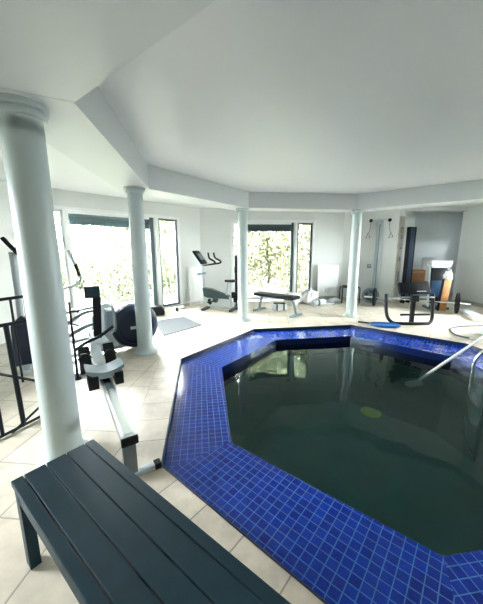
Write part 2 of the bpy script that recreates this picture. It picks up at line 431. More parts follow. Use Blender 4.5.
# ------------------------------------------------------------------ swimming pool
pool = thing('swimming_pool', 'octagonal indoor swimming pool with a cobalt blue mosaic rim and dark green water', 'pool', (0, 0, 0))
ZR = -.05; ZW = -.16
ring_uv('mosaic_rim', OUT, INN, ZR, ZR, mosaic_m, pool)
def band(name, poly, z0, z1, m, t, parent):
    o2 = offset(poly, t)
    bm = bmesh.new(); n = len(poly)
    rings = [[bm.verts.new((p.x, p.y, z)) for p in pl] for pl, z in ((poly, z0), (poly, z1), (o2, z1), (o2, z0))]
    for i in range(4):
        a, b = rings[i], rings[(i + 1) % 4]
        for k in range(n): bm.faces.new((a[k], a[(k + 1) % n], b[(k + 1) % n], b[k]))
    bmesh.ops.recalc_face_normals(bm, faces=bm.faces)
    me = bpy.data.meshes.new(name); bm.to_mesh(me); bm.free(); me.materials.append(m)
    o = bpy.data.objects.new(name, me); COL.objects.link(o); o.parent = parent; return o
band('edge_trim', OUT, ZR - .02, .003, darktrim_m, .012, pool)
wallb = band('rim_face', INN, ZW - .25, ZR - .001, mat('dark_navy_tiles', (.004, .012, .07), .2), .02, pool)
bm = bmesh.new(); n = 8
top = [bm.verts.new((p.x, p.y, ZW - .2)) for p in INN]; bot = [bm.verts.new((p.x, p.y, -1.25)) for p in offset(INN, -.15)]
for k in range(n): bm.faces.new((top[k], top[(k + 1) % n], bot[(k + 1) % n], bot[k]))
bm.faces.new(bot); bmesh.ops.recalc_face_normals(bm, faces=bm.faces); bmesh.ops.reverse_faces(bm, faces=bm.faces)
me = bpy.data.meshes.new('basin'); bm.to_mesh(me); bm.free(); me.materials.append(basin_m)
o = bpy.data.objects.new('basin', me); COL.objects.link(o); o.parent = pool
o = flat('water', INN, [], ZW, water_m); o.parent = pool
M = T(2.215, 4.411, -1.245)
dl = MB().lathe([(0, .03), (.10, .028), (.16, .015), (.17, 0)], M).build('underwater_lamp', lightdisc_m, pool)

# ------------------------------------------------------------------ columns
def column(loc, label, r=.108, taper=.92):
    t = thing('column', label, 'column', loc)
    MB().lathe([(r * 1.04, .10), (r * 1.03, .6), (r, 1.3), (r * taper, BEAM - .10)], seg=40).build('shaft', col_m, t)
    MB().lathe([(0, 0), (r * 1.62, 0), (r * 1.64, .012), (r * 1.56, .022), (r * 1.32, .038), (r * 1.16, .06), (r * 1.08, .09), (r * 1.04, .13)], seg=40).build('base', col_m, t)
    MB().lathe([(r * taper, BEAM - .16), (r * taper, BEAM - .078), (r * (taper + .14), BEAM - .074), (r * (taper + .20), BEAM - .062), (r * (taper + .20), BEAM - .045), (r * (taper + .16), BEAM - .036), (r * 1.30, BEAM - .030), (r * 1.33, BEAM - .022), (r * 1.33, BEAM - .001), (0, BEAM - .001)], seg=40).build('capital', col_m, t)
    return t
cg = None
c1 = column((-1.312, 1.850, 0), 'large nearest white round column behind the end of the slatted bench', r=.112, taper=1.0)
c2 = column((-1.454, 4.058, 0), 'white round column in front of the left window and the blue trainer drum')
dup(c2, (0.034, 6.03, 0), 0, 'slim white round column right of the upright exercise bike')
dup(c2, (2.52, 6.33, 0), 0, 'slim white round column left of the pulley machine by the black stool')
dup(c2, (4.50, 4.90, 0), 0, 'white column at the right edge with only its flared base showing')
# capital of the nearest column stops under the soffit
c1.scale = (1, 1, (BEAM + .001) / BEAM)

# ------------------------------------------------------------------ slatted bench
u = V((.793, -.609)); ang = math.atan2(u.y, u.x)
bt = thing('slatted_bench', 'dark slate wooden bench with lengthwise slats beside the pool in the foreground', 'bench', (-.965, 1.288, 0), ang)
# local x along the bench, local y across (+ = pool side)
Wd = [.046, .088, .088, .088, .046]; g = .0055; y = -(sum(Wd) + 4 * g) / 2; LB = 1.62
for i, wdt in enumerate(Wd):
    MB().box((LB / 2, y + wdt / 2, .437), (LB, wdt, .026), ).build('slat', bench_m, bt, smooth=False, bevel=.003); y += wdt + g
for x in (.05, LB - .05):
    for yy in (-.162, .162):
        MB().box((x, yy, .212), (.062, .046, .424), bev=.004).build('leg', bench_m, bt)
rl = MB()
rl.box((LB / 2, -.172, .395), (LB - .16, .022, .055)); rl.box((LB / 2, .172, .395), (LB - .16, .022, .055))
for x in (.05, LB / 2, LB - .05): rl.box((x, 0, .40), (.04, .28, .045))
rl.build('apron_frame', bench_m, bt, smooth=False)

# ------------------------------------------------------------------ rowing machine
d = V((-.552, .834)); ang = math.atan2(d.y, d.x)
rw = thing('rowing_machine', 'rowing machine with a silver rail between the near column and the pool', 'rowing machine', (-.735, 1.635, 0), ang)
# local x = toward the flywheel, local y = left of travel
rb = MB(); rb.prism([(-.02, -.048), (1.60, -.048), (1.60, .048), (-.02, .048)], .062, T(0, 0, .305) @ RY(-.02)); rb.build('rail', alu_m, rw, smooth=False, bevel=.006)
MB().box((.78, 0, .352), (1.55, .055, .006), (0, -.02, 0)).build('rail_top_strip', chrome_m, rw, smooth=False)
MB().box((-.022, 0, .303), (.03, .105, .055), bev=.006).build('rail_end_cap', blackr_m, rw)
lg = MB(); lg.box((.03, 0, .145), (.045, .085, .29), (0, .05, 0), bev=.004); lg.build('rear_leg', mat('leg_steel', (.17, .20, .215), .4), rw)
ft = MB(); ft.box((.02, -.03, .022), (.05, .30, .035), bev=.005); ft.build('rear_foot_bar', lgrey_m, rw)
for yy in (-.175, .13): MB().box((.02, yy, .023), (.056, .045, .044), bev=.006).build('foot_cap', blackr_m, rw)
# seat: dished top on a carriage
st = MB(); prof = []
for k in range(13):
    t_ = -1 + 2 * k / 12; prof.append((t_ * .155, .022 * abs(t_) ** 3 - .010 * math.cos(t_ * 3.14)))
poly = prof + [(x, z - .060 + .035 * abs(x / .155) ** 2) for x, z in reversed(prof)]
st.prism(poly, .21, T(.97, 0, .450) @ RZ(PI / 2) @ RX(PI / 2)); st.build('seat', mgrey_m, rw)
cr = MB(); cr.box((.94, .105, .36), (.17, .085, .12), bev=.01); cr.box((.94, -.105, .36), (.17, .075, .12), bev=.01); cr.box((.97, 0, .395), (.15, .2, .03), bev=.006); cr.build('seat_carriage', blackr_m, rw)
ms = MB(); ms.box((1.50, 0, .41), (.36, .10, .05), (0, -.55, 0), bev=.008); ms.box((1.82, -.06, .50), (.46, .13, .06), (0, -.1, .1), bev=.008); ms.box((1.62, 0, .36), (.10, .075, .16), bev=.005); ms.build('front_mast', lgrey_m, rw)
fw = MB(); fw.lathe([(0, -.075), (.15, -.075), (.19, -.05), (.20, 0), (.19, .05), (.15, .075), (0, .075)], T(2.0, -.19, .68) @ RX(PI / 2), 36); fw.build('flywheel_housing', silver_m, rw)
gr = MB()
for k in range(5): gr.lathe([(.05 + .03 * k - .005, .078), (.05 + .03 * k + .005, .082), (.05 + .03 * k + .015, .078)], T(2.0, -.19, .68) @ RX(PI / 2), 30)
gr.box((1.82, -.19, .70), (.12, .07, .26), (0, -.2, 0), bev=.01)
gr.build('flywheel_grille', mgrey_m, rw)
fr = MB(); fr.box((1.98, 0, .24), (.05, .05, .46), (0, .1, 0), bev=.004); fr.box((2.02, 0, .025), (.05, .56, .04), bev=.005); fr.build('front_leg', silver_m, rw)
for yy in (-.29, .29): MB().lathe([(0, -.03), (.036, -.03), (.036, .03), (0, .03)], T(2.03, yy, .036) @ RX(PI / 2), 20).build('transport_wheel', blackr_m, rw)
for yy in (-.12, .12):
    fp = MB(); fp.box((1.46, yy, .40), (.28, .11, .022), (0, -.75, 0), bev=.008); fp.box((1.37, yy, .31), (.09, .115, .05), (0, -.2, 0), bev=.01)
    fo = fp.build('footplate', blackr_m, rw)
    MB().tube([(1.46, yy - .06, .40), (1.42, yy - .03, .46), (1.42, yy + .03, .46), (1.46, yy + .06, .40)], .012, 8, flat=.6).build('foot_strap', black_m, fo)
hb = MB(); hb.tube(smoothpath([(1.60, .20, .46), (1.60, .08, .53), (1.60, -.06, .58), (1.60, -.20, .67)], 4), .017, 10); hb.build('handle', black_m, rw)
MB().tube([(1.60, 0, .56), (1.82, 0, .60)], .006, 6).build('chain', steel_m, rw)
ar = MB(); ar.box((1.78, -.06, .70), (.05, .085, .58), (.08, .16, 0), bev=.006); ar.build('monitor_arm', black_m, rw)
mn = MB(); mn.box((1.80, -.04, 1.05), (.045, .155, .13), (0, -.2, 0), bev=.008); mo = mn.build('monitor', black_m, rw)
MB().box((1.775, -.04, 1.052), (.006, .125, .10), (0, -.2, 0)).build('monitor_screen', screen_m, mo, smooth=False)

# ------------------------------------------------------------------ elliptical trainer
A = V((-1.5, 4.42)); d = (V((-2.87, 3.42)) - A).normalized(); ang = math.atan2(d.y, d.x)
el = thing('elliptical_trainer', 'large elliptical trainer with a dark blue drum behind the second column', 'elliptical trainer', (A.x, A.y, 0), ang)
# local x toward the console (left in the photo), local y = toward the camera is +? (normal of d rotated)
cy = -1 if V((-d.y, d.x)).dot(V((0, -1))) < 0 else 1     # sign of local y that faces the camera
dm = MB(); dm.lathe([(0, -.15), (.27, -.15), (.335, -.12), (.36, -.05), (.36, .05), (.335, .12), (.27, .15), (0, .15)], T(.235, 0, .375) @ RX(PI / 2), 48); drum = dm.build('drive_drum', navy_m, el)
dr = MB(); dr.lathe([(.235, .150), (.245, .160), (.268, .160), (.278, .146)], T(.235, 0, .375) @ RX(-cy * PI / 2) , 48); dr.build('drum_ring', navy_m, drum)
lg_ = MB(); lg_.box((.235, cy * .155, .36), (.19, .012, .045), bev=.004); lg_.build('logo_badge', white_m, drum)
bs = MB(); bs.box((.9, 0, .07), (1.5, .10, .06), bev=.01); bs.build('base_beam', silver_m, el)
MB().box((.15, 0, .05), (.14, .62, .06), bev=.015).build('stabiliser', lgrey_m, el); MB().box((1.62, 0, .05), (.10, .62, .06), bev=.015).build('stabiliser', lgrey_m, el)
hs = MB(); hs.prism([(.50, .10), (.46, .55), (.62, .66), (.80, .58), (.86, .10)], .16, T(0, cy * .0, 0) @ RX(PI / 2)); hs.build('linkage_housing', lgrey_m, el, bevel=.02)
hs2 = MB(); hs2.prism([(1.42, .07), (1.50, .62), (1.60, .72), (1.72, .60), (1.74, .07)], .16, RX(PI / 2)); hs2.build('front_shroud', navy_m, el, bevel=.02)
up = MB(); up.tube([(1.62, 0, .5), (1.60, 0, 1.0), (1.60, 0, 1.50)], .035, 12); up.build('upright_mast', silver_m, el)
cn = MB(); cn.box((1.60, 0, 1.57), (.05, .30, .24), (0, .6, 0), bev=.015); co = cn.build('console', black_m, el)
MB().box((1.572, 0, 1.56), (.01, .22, .14), (0, .6, 0)).build('console_screen', screen_m, co, smooth=False)
for sy, ph in ((1, 0), (-1, 1)):
    yy = sy * cy * .20
    rl = MB(); rl.tube(smoothpath([(.62, yy, .46 + .12 * ph), (.90, yy, .50 + .1 * ph), (1.45, yy, .22)], 6), .024, 10); rl.build('pedal_rail', mgrey_m, el)
    pd = MB(); pd.box((.92, yy, .56 + .11 * ph - (.0 if ph else .22)), (.40, .15, .035), (0, .12, 0), bev=.012); pd.box((.74, yy, .60 + .11 * ph - (.0 if ph else .22)), (.03, .15, .07), bev=.01); pd.build('foot_pedal', mgrey_m, el)
    h = MB(); o_ = .0 if sy > 0 else .27
    h.tube(smoothpath([(1.50, yy, .25), (1.48, yy * 1.05, .85), (1.30 + o_ * .6, yy * 1.1, 1.03), (1.06 + o_, yy * 1.15, 1.05), (.93 + o_, yy * 1.15, 1.13), (.96 + o_, yy * 1.15, 1.30), (1.03 + o_, yy * 1.1, 1.52)], 7), .016, 10)
    ho = h.build('moving_handlebar', silver_m, el)
    if sy > 0:
        MB().tube([(.935, yy * 1.15, 1.19), (.95, yy * 1.15, 1.27), (.97, yy * 1.13, 1.34)], .021, 10).build('grip', black_m, ho)

# ------------------------------------------------------------------ handrail and iron balustrade on the left
def pl(k, z):   # along the panel: k = 0 at the end post, growing towards the near left
    return V((-1.84 - .130 * k, 2.35 - .30 * k, z))
ba = thing('iron_balustrade', 'black iron stair balustrade at the left edge beside the near column', 'balustrade', (-1.84, 2.35, 0))
def bpart(name, a, b, r):
    o = MB().tube([V(a) - V((-1.84, 2.35, 0)), V(b) - V((-1.84, 2.35, 0))], r, 8).build(name, iron_m, ba); return o
bpart('post', pl(0, 0), pl(0, 1.13), .012)
bpart('top_rail', pl(-.02, 1.13), pl(1.6, 1.13), .013)
bpart('middle_rail', pl(0, .92), pl(1.6, .93), .015)
bpart('lower_rail', pl(0, .365), pl(1.6, .72), .012)
bpart('bottom_rail', pl(-.05, .02), pl(1.6, .02), .013)
bpart('baluster', pl(.50, .93), pl(.45, .03), .019)
bpart('baluster', pl(.32, 1.13), pl(.32, .40), .009)
bpart('baluster', pl(.95, .93), pl(.93, .02), .014)
bpart('baluster', pl(1.4, 1.13), pl(1.4, .02), .012)
bpart('diagonal_brace', pl(.03, .11), pl(.75, .0), .011)
pp = thing('handrail_post', 'thin black metal post just right of the near column', 'post', (-1.964, 3.148, 0))
MB().tube([(0, 0, .0), (0, 0, .50), (0, 0, .94)], [.014, .013, .012], 8).build('post_shaft', iron_m, pp)
MB().lathe([(0, 0), (.04, 0), (.04, .012), (0, .012)], None, 16).build('foot_plate', iron_m, pp)
MB().tube(smoothpath([(0, 0, .83), (.05, 0, .835), (.10, 0, .82)], 4), .012, 8).build('hook', iron_m, pp); MB().tube([(0, 0, .68), (.08, .0, .66)], .010, 8).build('hook', iron_m, pp)

# ------------------------------------------------------------------ upright exercise bike
A = V((-1.0, 7.2)); d = V((.97, -.243)); ang = math.atan2(d.y, d.x)
bk = thing('exercise_bike', 'white and teal upright exercise bike standing by the radiator in the back', 'exercise bike', (A.x, A.y, 0), ang)
b = MB(); b.prism([(.03, .50), (.04, .18), (.16, .10), (.70, .08), (.80, .10), (.74, .36), (.50, .42), (.22, .52)], .17, RX(PI / 2)); b.build('body', silver_m, bk, bevel=.02)
b = MB(); b.prism([(.02, .58), (.05, .36), (.15, .32), (.74, .30), (.72, .38), (.55, .44), (.25, .55)], .19, RX(PI / 2)); b.build('cowl', teal_m, bk, bevel=.02)
b = MB(); b.tube([(.04, 0, .45), (.0, 0, 1.18)], .028, 12); b.build('console_mast', silver_m, bk)
b = MB(); b.box((-.05, 0, 1.34), (.05, .38, .40), (0, -.62, 0), bev=.02); co = b.build('console', black_m, bk)
MB().box((-.025, -.0, 1.36), (.02, .20, .18), (0, -.62, 0)).build('console_screen', mgrey_m, co, smooth=False)
for s in (-1, 1):
    b = MB(); b.tube(smoothpath([(.02, s * .05, 1.14), (.20, s * .17, 1.16), (.42, s * .22, 1.20), (.40, s * .22, 1.26), (.28, s * .21, 1.33), (.25, s * .2, 1.46)], 5), .022, 10); b.build('handlebar', black_m, bk)
b = MB(); b.box((-.02, 0, .93), (.20, .10, .06), (0, -.15, 0), bev=.015); b.build('bottle_tray', mgrey_m, bk)
b = MB(); b.tube([(.62, 0, .35), (.68, 0, .74)], .026, 12); b.build('seat_post', silver_m, bk)
b = MB(); b.prism([(.60, .03), (.60, -.03), (.68, -.05), (.76, -.11), (.84, -.11), (.87, -.07), (.87, .07), (.84, .11), (.76, .11), (.68, .05)], .06, T(0, 0, .76)); b.build('saddle', black_m, bk, bevel=.018)
b = MB(); b.box((.07, 0, .035), (.09, .46, .06), bev=.02); b.build('foot_bar', dgrey_m, bk)
b = MB(); b.box((.80, 0, .035), (.09, .46, .06), bev=.02); b.build('foot_bar', dgrey_m, bk)
b = MB(); b.lathe([(0, 0), (.07, 0), (.07, .03), (0, .03)], T(.38, -.095, .28) @ RX(PI / 2), 24); cr_ = b.build('crank', dgrey_m, bk)
b = MB(); b.tube([(.38, -.13, .28), (.27, -.14, .23)], .014, 8); b.box((.25, -.19, .22), (.11, .10, .045), (0, .6, 0), bev=.01); b.box((.24, -.19, .27), (.05, .10, .10), bev=.02); b.build('pedal', black_m, cr_)

# black upright machine post beside the bike
ws = thing('weight_post', 'narrow black upright post with small weights left of the slim column', 'weight stand', (-.13, 7.33, 0))
b = MB(); b.box((0, 0, .80), (.075, .075, 1.15), bev=.008); b.box((0, -.02, 1.02), (.10, .10, .16), bev=.01); b.build('post', black_m, ws)
b = MB(); b.box((0, .0, .03), (.12, .42, .05), bev=.01); b.box((0, 0, .14), (.06, .06, .22)); b.build('base', dgrey_m, ws)
b = MB(); b.lathe([(0, -.07), (.08, -.07), (.08, .07), (0, .07)], T(-.06, -.06, .36) @ RY(PI / 2) @ RZ(.3), 20); b.lathe([(0, -.05), (.06, -.05), (.06, .05), (0, .05)], T(-.03, -.12, .24) @ RY(PI / 2), 20); b.build('weight', black_m, ws)

# ------------------------------------------------------------------ radiators
def radiator(W, s0, s1, label):
    _, A, d, nn, ang = W; p = wpt(W, (s0 + s1) / 2, .10); L = s1 - s0
    t = thing('radiator', label, 'radiator', p, ang)
    b = MB(); b.box((0, 0, .60), (L, .05, .92), bev=.008)
    b.build('panel', rad_m, t)
    sgn = 1 if V((-d.y, d.x)).dot(nn) > 0 else -1
    b = MB(); k = int(L / .05)
    for i in range(k): b.box((-L / 2 + (i + .5) * L / k, -sgn * .027, .60), (.03, .012, .84), bev=.004)
    b.build('fins', rad_m, t)
    b = MB(); b.box((0, 0, 1.068), (L + .01, .085, .015)); b.build('top_grille', rad_m, t, smooth=False)
    for q in (-1, 1):
        MB().tube([(q * (L / 2 - .05), 0, .001), (q * (L / 2 - .05), 0, .15)], .011, 8).build('pipe', rad_m, t)
        MB().box((q * (L / 2 - .1), sgn * .055, .7), (.04, .07, .05)).build('bracket', rad_m, t, smooth=False)
    return t
radiator(W1, 3.56, 4.03, 'white panel radiator behind the exercise bike')
radiator(W2, 3.42, 4.06, 'white panel radiator right of the far garden window')

# ------------------------------------------------------------------ mat and small hand weight by the left window
mt = MB(); M = V
bm = mt.bm
pts = [(-1.93, 5.95), (-1.33, 6.33), (-.80, 5.60), (-1.40, 4.85)]
mt.prism(pts, .012, T(0, 0, .007)); tag(mt.build('exercise_mat', mat_m, smooth=False, bevel=.004), 'grey exercise mat lying on the tiles by the left window', 'mat')
hw = thing('light_barbell', 'small thin barbell on the floor between the mat and left window', 'barbell', (-1.66, 7.0, 0), .05)
MB().tube([(-.42, 0, .05), (.26, 0, .05)], .011, 8).build('bar', steel_m, hw)
for x in (.02, -.36):
    MB().lathe([(0, -.03), (.045, -.03), (.052, -.02), (.052, .02), (.045, .03), (0, .03)], T(x, 0, .053) @ RY(PI / 2), 20).build('weight', dgrey_m, hw)
sb = thing('step_block', 'low black wedge block beside the left window behind the drum', 'step', (-2.05, 6.6, 0), .3)
MB().prism([(-.18, 0), (.18, 0), (.20, .10), (.12, .20), (-.16, .20)], .30, RX(PI / 2)).build('block', black_m, sb, bevel=.015)
MB().box((-.02, 0, .205), (.26, .26, .012), bev=.004).build('rubber_top', blackr_m, sb)

# ------------------------------------------------------------------ flat weight bench
wb = thing('weight_bench', 'flat weight bench with black pad and silver legs before the far window', 'weight bench', (.40, 7.12, 0), math.atan2(-.80, .86))
Lw = 1.18
b = MB(); b.box((Lw / 2, 0, .43), (Lw, .30, .08), bev=.025); b.build('pad', pad_m, wb)
b = MB(); b.box((Lw / 2, 0, .375), (Lw - .15, .06, .05), bev=.006); b.build('spine', silver_m, wb)
for x, dx in ((.18, -.10), (Lw - .12, .10)):
    b = MB(); b.tube(smoothpath([(x, 0, .37), (x + dx * .5, 0, .26), (x + dx, 0, .05)], 5), .034, 10); b.build('leg', mgrey_m, wb)
    b = MB(); b.box((x + dx, 0, .028), (.06, .46, .05), bev=.012); b.build('foot_bar', mgrey_m, wb)
# box and heaps near the bench
bx = thing('storage_box', 'small white box with black straps under the flat weight bench', 'box', (.98, 7.12, 0), .1)
b = MB(); b.box((0, 0, .075), (.36, .24, .15), bev=.012); b.build('box_body', white_m, bx)
b = MB(); b.box((-.09, 0, .078), (.035, .25, .155), bev=.003); b.box((.09, 0, .078), (.035, .25, .155), bev=.003); b.box((0, .02, .165), (.30, .16, .03), bev=.01); b.build('strap', black_m, bx)
def heap(name, label, cat, loc, sx, sy, sz, seed, m=cloth_m):
    random.seed(seed); bm = bmesh.new(); bmesh.ops.create_icosphere(bm, subdivisions=4, radius=1)
    ph = [random.uniform(0, 6) for _ in range(6)]
    for v in bm.verts:
        x, y, z = v.co; k = 1 + .16 * math.sin(5 * x + ph[0]) * math.cos(4 * y + ph[1]) + .10 * math.sin(9 * y + 3 * z + ph[2]) + .07 * math.sin(13 * x - 7 * y + ph[3])
        v.co = V((x * k * sx, y * k * sy, max(0, z + .25) * k * sz))
    me = bpy.data.meshes.new(name); bm.to_mesh(me); bm.free(); me.materials.append(m)
    for p in me.polygons: p.use_smooth = True
    o = bpy.data.objects.new(name, me); COL.objects.link(o); o.location = loc
    return tag(o, label, cat)
heap('crumpled_towel', 'crumpled white towel heap on the floor behind the right end of the weight bench', 'towel', (1.40, 7.78, .002), .24, .20, .26, 3)
heap('crumpled_towel', 'larger white cloth heap against the right pane of the far window', 'towel', (1.95, 8.02, .002), .26, .18, .30, 5)
heap('crumpled_towel', 'low flat white cloth on the floor in front of the far radiator', 'towel', (2.72, 8.12, .002), .20, .12, .09, 8)
tr = thing('trainer_shoe', 'white and grey sports shoe lying between the towel heaps and radiator', 'shoe', (2.46, 7.80, 0), .2)
b = MB(); b.prism([(-.15, 0), (.15, 0), (.155, .03), (-.15, .03)], .09, RX(PI / 2)); b.build('sole', white_m, tr, bevel=.01)
b = MB(); b.prism([(-.14, .03), (.15, .03), (.14, .06), (.03, .09), (-.04, .12), (-.14, .12)], .08, RX(PI / 2)); b.build('upper', mgrey_m, tr, bevel=.015)
tb = thing('sports_bag', 'light grey sports bag with dark stripe near the far window', 'bag', (2.12, 7.60, 0), .25)
b = MB(); b.lathe([(0, -.20), (.07, -.19), (.09, -.15), (.09, .15), (.07, .19), (0, .20)], T(0, 0, .09) @ RY(PI / 2), 20); b.build('bag_body', lgrey_m, tb)
b = MB(); b.lathe([(.092, -.05), (.093, -.02), (.092, .01)], T(0, 0, .09) @ RY(PI / 2), 20); b.tube(smoothpath([(-.1, 0, .17), (0, 0, .23), (.1, 0, .17)], 5), .009, 8); b.build('strap', dgrey_m, tb)

# ------------------------------------------------------------------ stool behind the slim column
stl = thing('low_stool', 'low black tubular stool half hidden behind the slim column left of the pulley tower', 'stool', (3.12, 8.02, 0), -.1)
for s in (-1, 1):
    b = MB(); b.tube(smoothpath([(s * .24, -.14, .012), (s * .24, -.14, .40), (s * .22, -.10, .46), (s * .22, .10, .46), (s * .24, .14, .40), (s * .24, .14, .012)], 5), .016, 8); b.build('leg', black_m, stl)
b = MB(); b.box((0, 0, .485), (.36, .26, .03), bev=.01); b.tube([(-.22, -.1, .46), (.22, -.1, .46)], .014, 8); b.tube([(-.22, .1, .46), (.22, .1, .46)], .014, 8); b.build('seat', blackr_m, stl)

# ------------------------------------------------------------------ pulley tower on the back right wall
_, A3, d3, n3, a3 = W3
pt = thing('pulley_tower', 'tall grey cable pulley column with two hanging handles against the back wall', 'cable machine', wpt(W3, .93, .12), a3)
b = MB(); b.box((0, 0, 1.18), (.17, .09, 2.30), bev=.008); b.build('column_profile', silver_m, pt)
b = MB(); b.box((.0, -.05, 1.15), (.03, .012, 2.1)); b.build('cable_slot', mgrey_m, pt, smooth=False)
b = MB(); b.box((0, -.02, 2.33), (.50, .05, .045), bev=.006); b.build('cross_arm', lgrey_m, pt)
for s in (-1, 1):
    b = MB(); b.lathe([(0, -.02), (.045, -.02), (.036, 0), (.045, .02), (0, .02)], T(s * .235, -.06, 2.31) @ RX(PI / 2), 20); pu = b.build('pulley', black_m, pt)
    b = MB(); b.tube(smoothpath([(s * .235, -.06, 2.28), (s * .25, -.07, 2.05), (s * .29, -.07, 1.97)], 4), .006, 6); b.build('cable', dgrey_m, pt)
    x = s * .29
    b = MB(); b.tube([(x, -.07, 1.98), (x - .05, -.07, 1.82), (x + .05, -.07, 1.86)], .012, 8, closed=True); b.build('hand_grip', black_m, pt)
b = MB(); b.box((0, -.10, .03), (.44, .34, .05), bev=.01); b.build('base_plate', lgrey_m, pt)
wp = thing('weight_plate', 'large grey spoked weight plate leaning at the foot of the pulley tower', 'weight plate', wpt(W3, .80, .44, .235), a3 + .1)
b = MB(); Mx = RX(PI / 2 + .12)
b.lathe([(.165, -.018), (.225, -.022), (.23, 0), (.225, .022), (.165, .018), (.160, 0), (.165, -.018)], Mx, 36); b.lathe([(.02, -.025), (.065, -.025), (.07, 0), (.065, .025), (.02, .025)], Mx, 24)
for k in range(4): b.box(tuple((Mx @ V((.115 * math.cos(k * PI / 2 + .5), .115 * math.sin(k * PI / 2 + .5), 0)))), (.05, .02, .05))
b.build('plate_casting', mgrey_m, wp)
b = MB(); b.lathe([(0, -.014), (.16, -.014), (.16, .006), (0, .006)], Mx, 32); b.build('web', dgrey_m, wp)
th = thing('wall_switch_box', 'small dark control box on the wall left of the pulley tower', 'switch', wpt(W3, .745, .012, 1.04), a3)
MB().box((0, 0, 0), (.11, .024, .11), bev=.005).build('housing', mgrey_m, th)
MB().box((0, -.016, .01), (.06, .008, .04)).build('button', lgrey_m, th, smooth=False)
# beige strip with fixings on the jamb
jb = MB(); jb.box((4.492, 8.10, 1.22), (.20, .03, 2.40), (0, 0, .46)); jo = jb.build('trim_5', sand_m, smooth=False); jo['kind'] = 'structure'
ir = MB()
for z, h in ((.75, .3), (1.25, .12), (1.55, .06), (1.85, .10), (2.1, .05)): ir.box((4.505, 8.083, z), (.05, .012, h), (0, 0, .46))
io = ir.build('fixing_strip', mgrey_m, jo, smooth=False)

# ------------------------------------------------------------------ alcove things
nb = thing('upright_board', 'tall dark blue folded games table standing on end in the alcove mouth', 'folded table', (4.70, 7.93, 0), .35)
b = MB(); b.box((0, 0, 1.10), (.17, .05, 1.98), (0, .0, 0), bev=.006); b.box((.0, .06, 1.04), (.17, .05, 1.90), bev=.006); b.build('board', navy2_m, nb)
b = MB()
for x in (-.10, .10): b.box((x, .02, 1.06), (.022, .12, 2.12), bev=.004)
b.box((0, .02, 2.10), (.22, .12, .03), bev=.004); b.build('board_frame', black_m, nb)
for s in (-1, 1): MB().lathe([(0, -.02), (.04, -.02), (.04, .02), (0, .02)], T(s * .10, -.02, .042) @ RX(PI / 2), 16).build('castor', blackr_m, nb)
b = MB(); b.tube([(-.07, -.04, .45), (-.02, -.10, .47), (.10, -.10, .42)], .010, 6); b.build('latch_bar', steel_m, nb)

cb = thing('cardboard_box', 'brown cardboard box in the alcove behind the black exercise frame', 'box', (5.20, 8.38, .562), .05)
# table-like crate that carries the cardboard box
b = MB(); b.box((0, 0, .18), (.38, .28, .36), bev=.004); b.build('carton', card_m, cb)
b = MB(); b.box((0, -.141, .30), (.38, .006, .05)); b.box((0, -.01, .361), (.05, .27, .006)); b.build('tape', mat('packing_tape', (.42, .24, .12), .3), cb, smooth=False)
ct = thing('low_cabinet', 'low dark cabinet in the alcove carrying the cardboard box', 'cabinet', (5.34, 8.40, 0), .05)
b = MB(); b.box((0, 0, .28), (.56, .32, .56), bev=.006); b.build('cabinet_body', dgrey_m, ct)
b = MB(); b.box((0, -.165, .28), (.50, .015, .46), bev=.003); b.build('cabinet_door', mgrey_m, ct)
pn = thing('leaning_board', 'off-white board leaning on the alcove wall behind the treadmill', 'board', (6.02, 9.08, 0), .02)
b = MB(); b.box((0, 0, .62), (.40, .03, 1.24), (-.08, 0, 0), bev=.004); b.build('panel_sheet', mat('off_white_board', (.62, .65, .63), .6), pn)
b = MB(); b.box((0, -.01, 1.245), (.41, .045, .02), bev=.004); b.build('panel_edge', lgrey_m, pn)

tm = thing('folded_treadmill', 'grey folded treadmill standing upright at the alcove edge', 'treadmill', (5.02, 7.14, 0), -.12)
b = MB(); b.box((0, 0, .62), (.36, .10, .95), (-.10, 0, 0), bev=.01); b.build('running_deck', black_m, tm)
for s in (-1, 1): b = MB(); b.tube([(s * .21, -.05, .05), (s * .21, 0, .6), (s * .21, .04, 1.14)], .026, 10); b.build('side_rail', lgrey_m, tm)
b = MB(); b.box((0, .02, 1.16), (.50, .20, .12), (-.15, 0, 0), bev=.025); b.box((0, -.05, 1.10), (.44, .06, .10), bev=.02); b.build('console_hood', lgrey_m, tm)
b = MB(); b.tube(smoothpath([(-.12, 0, 1.21), (-.11, 0, 1.25), (.11, 0, 1.25), (.12, 0, 1.21)], 4), .009, 8); b.build('carry_handle', silver_m, tm)
b = MB(); b.box((-.02, -.075, .52), (.34, .02, .42), (-.10, 0, 0), bev=.004); b.build('deck_underside', navy2_m, tm)
b = MB(); b.box((0, 0, .035), (.48, .36, .06), bev=.012); b.build('base', dgrey_m, tm)
pk = thing('wooden_plank', 'orange wooden plank leaning against the folded treadmill', 'plank', (5.03, 6.83, 0), -.10)
b = MB(); b.box((.0, .03, .39), (.165, .035, .775), (-.10, .13, 0), bev=.003); b.build('plank_board', wood_m, pk)
b = MB(); b.box((-.105, .03, .40), (.022, .06, .80), (-.10, .13, 0), bev=.003); b.build('plank_edge_rail', black_m, pk)
o = heap('folded_cloth', 'white cloth draped over the top of the wooden plank', 'cloth', (5.085, 6.90, .77), .10, .07, .17, 11)

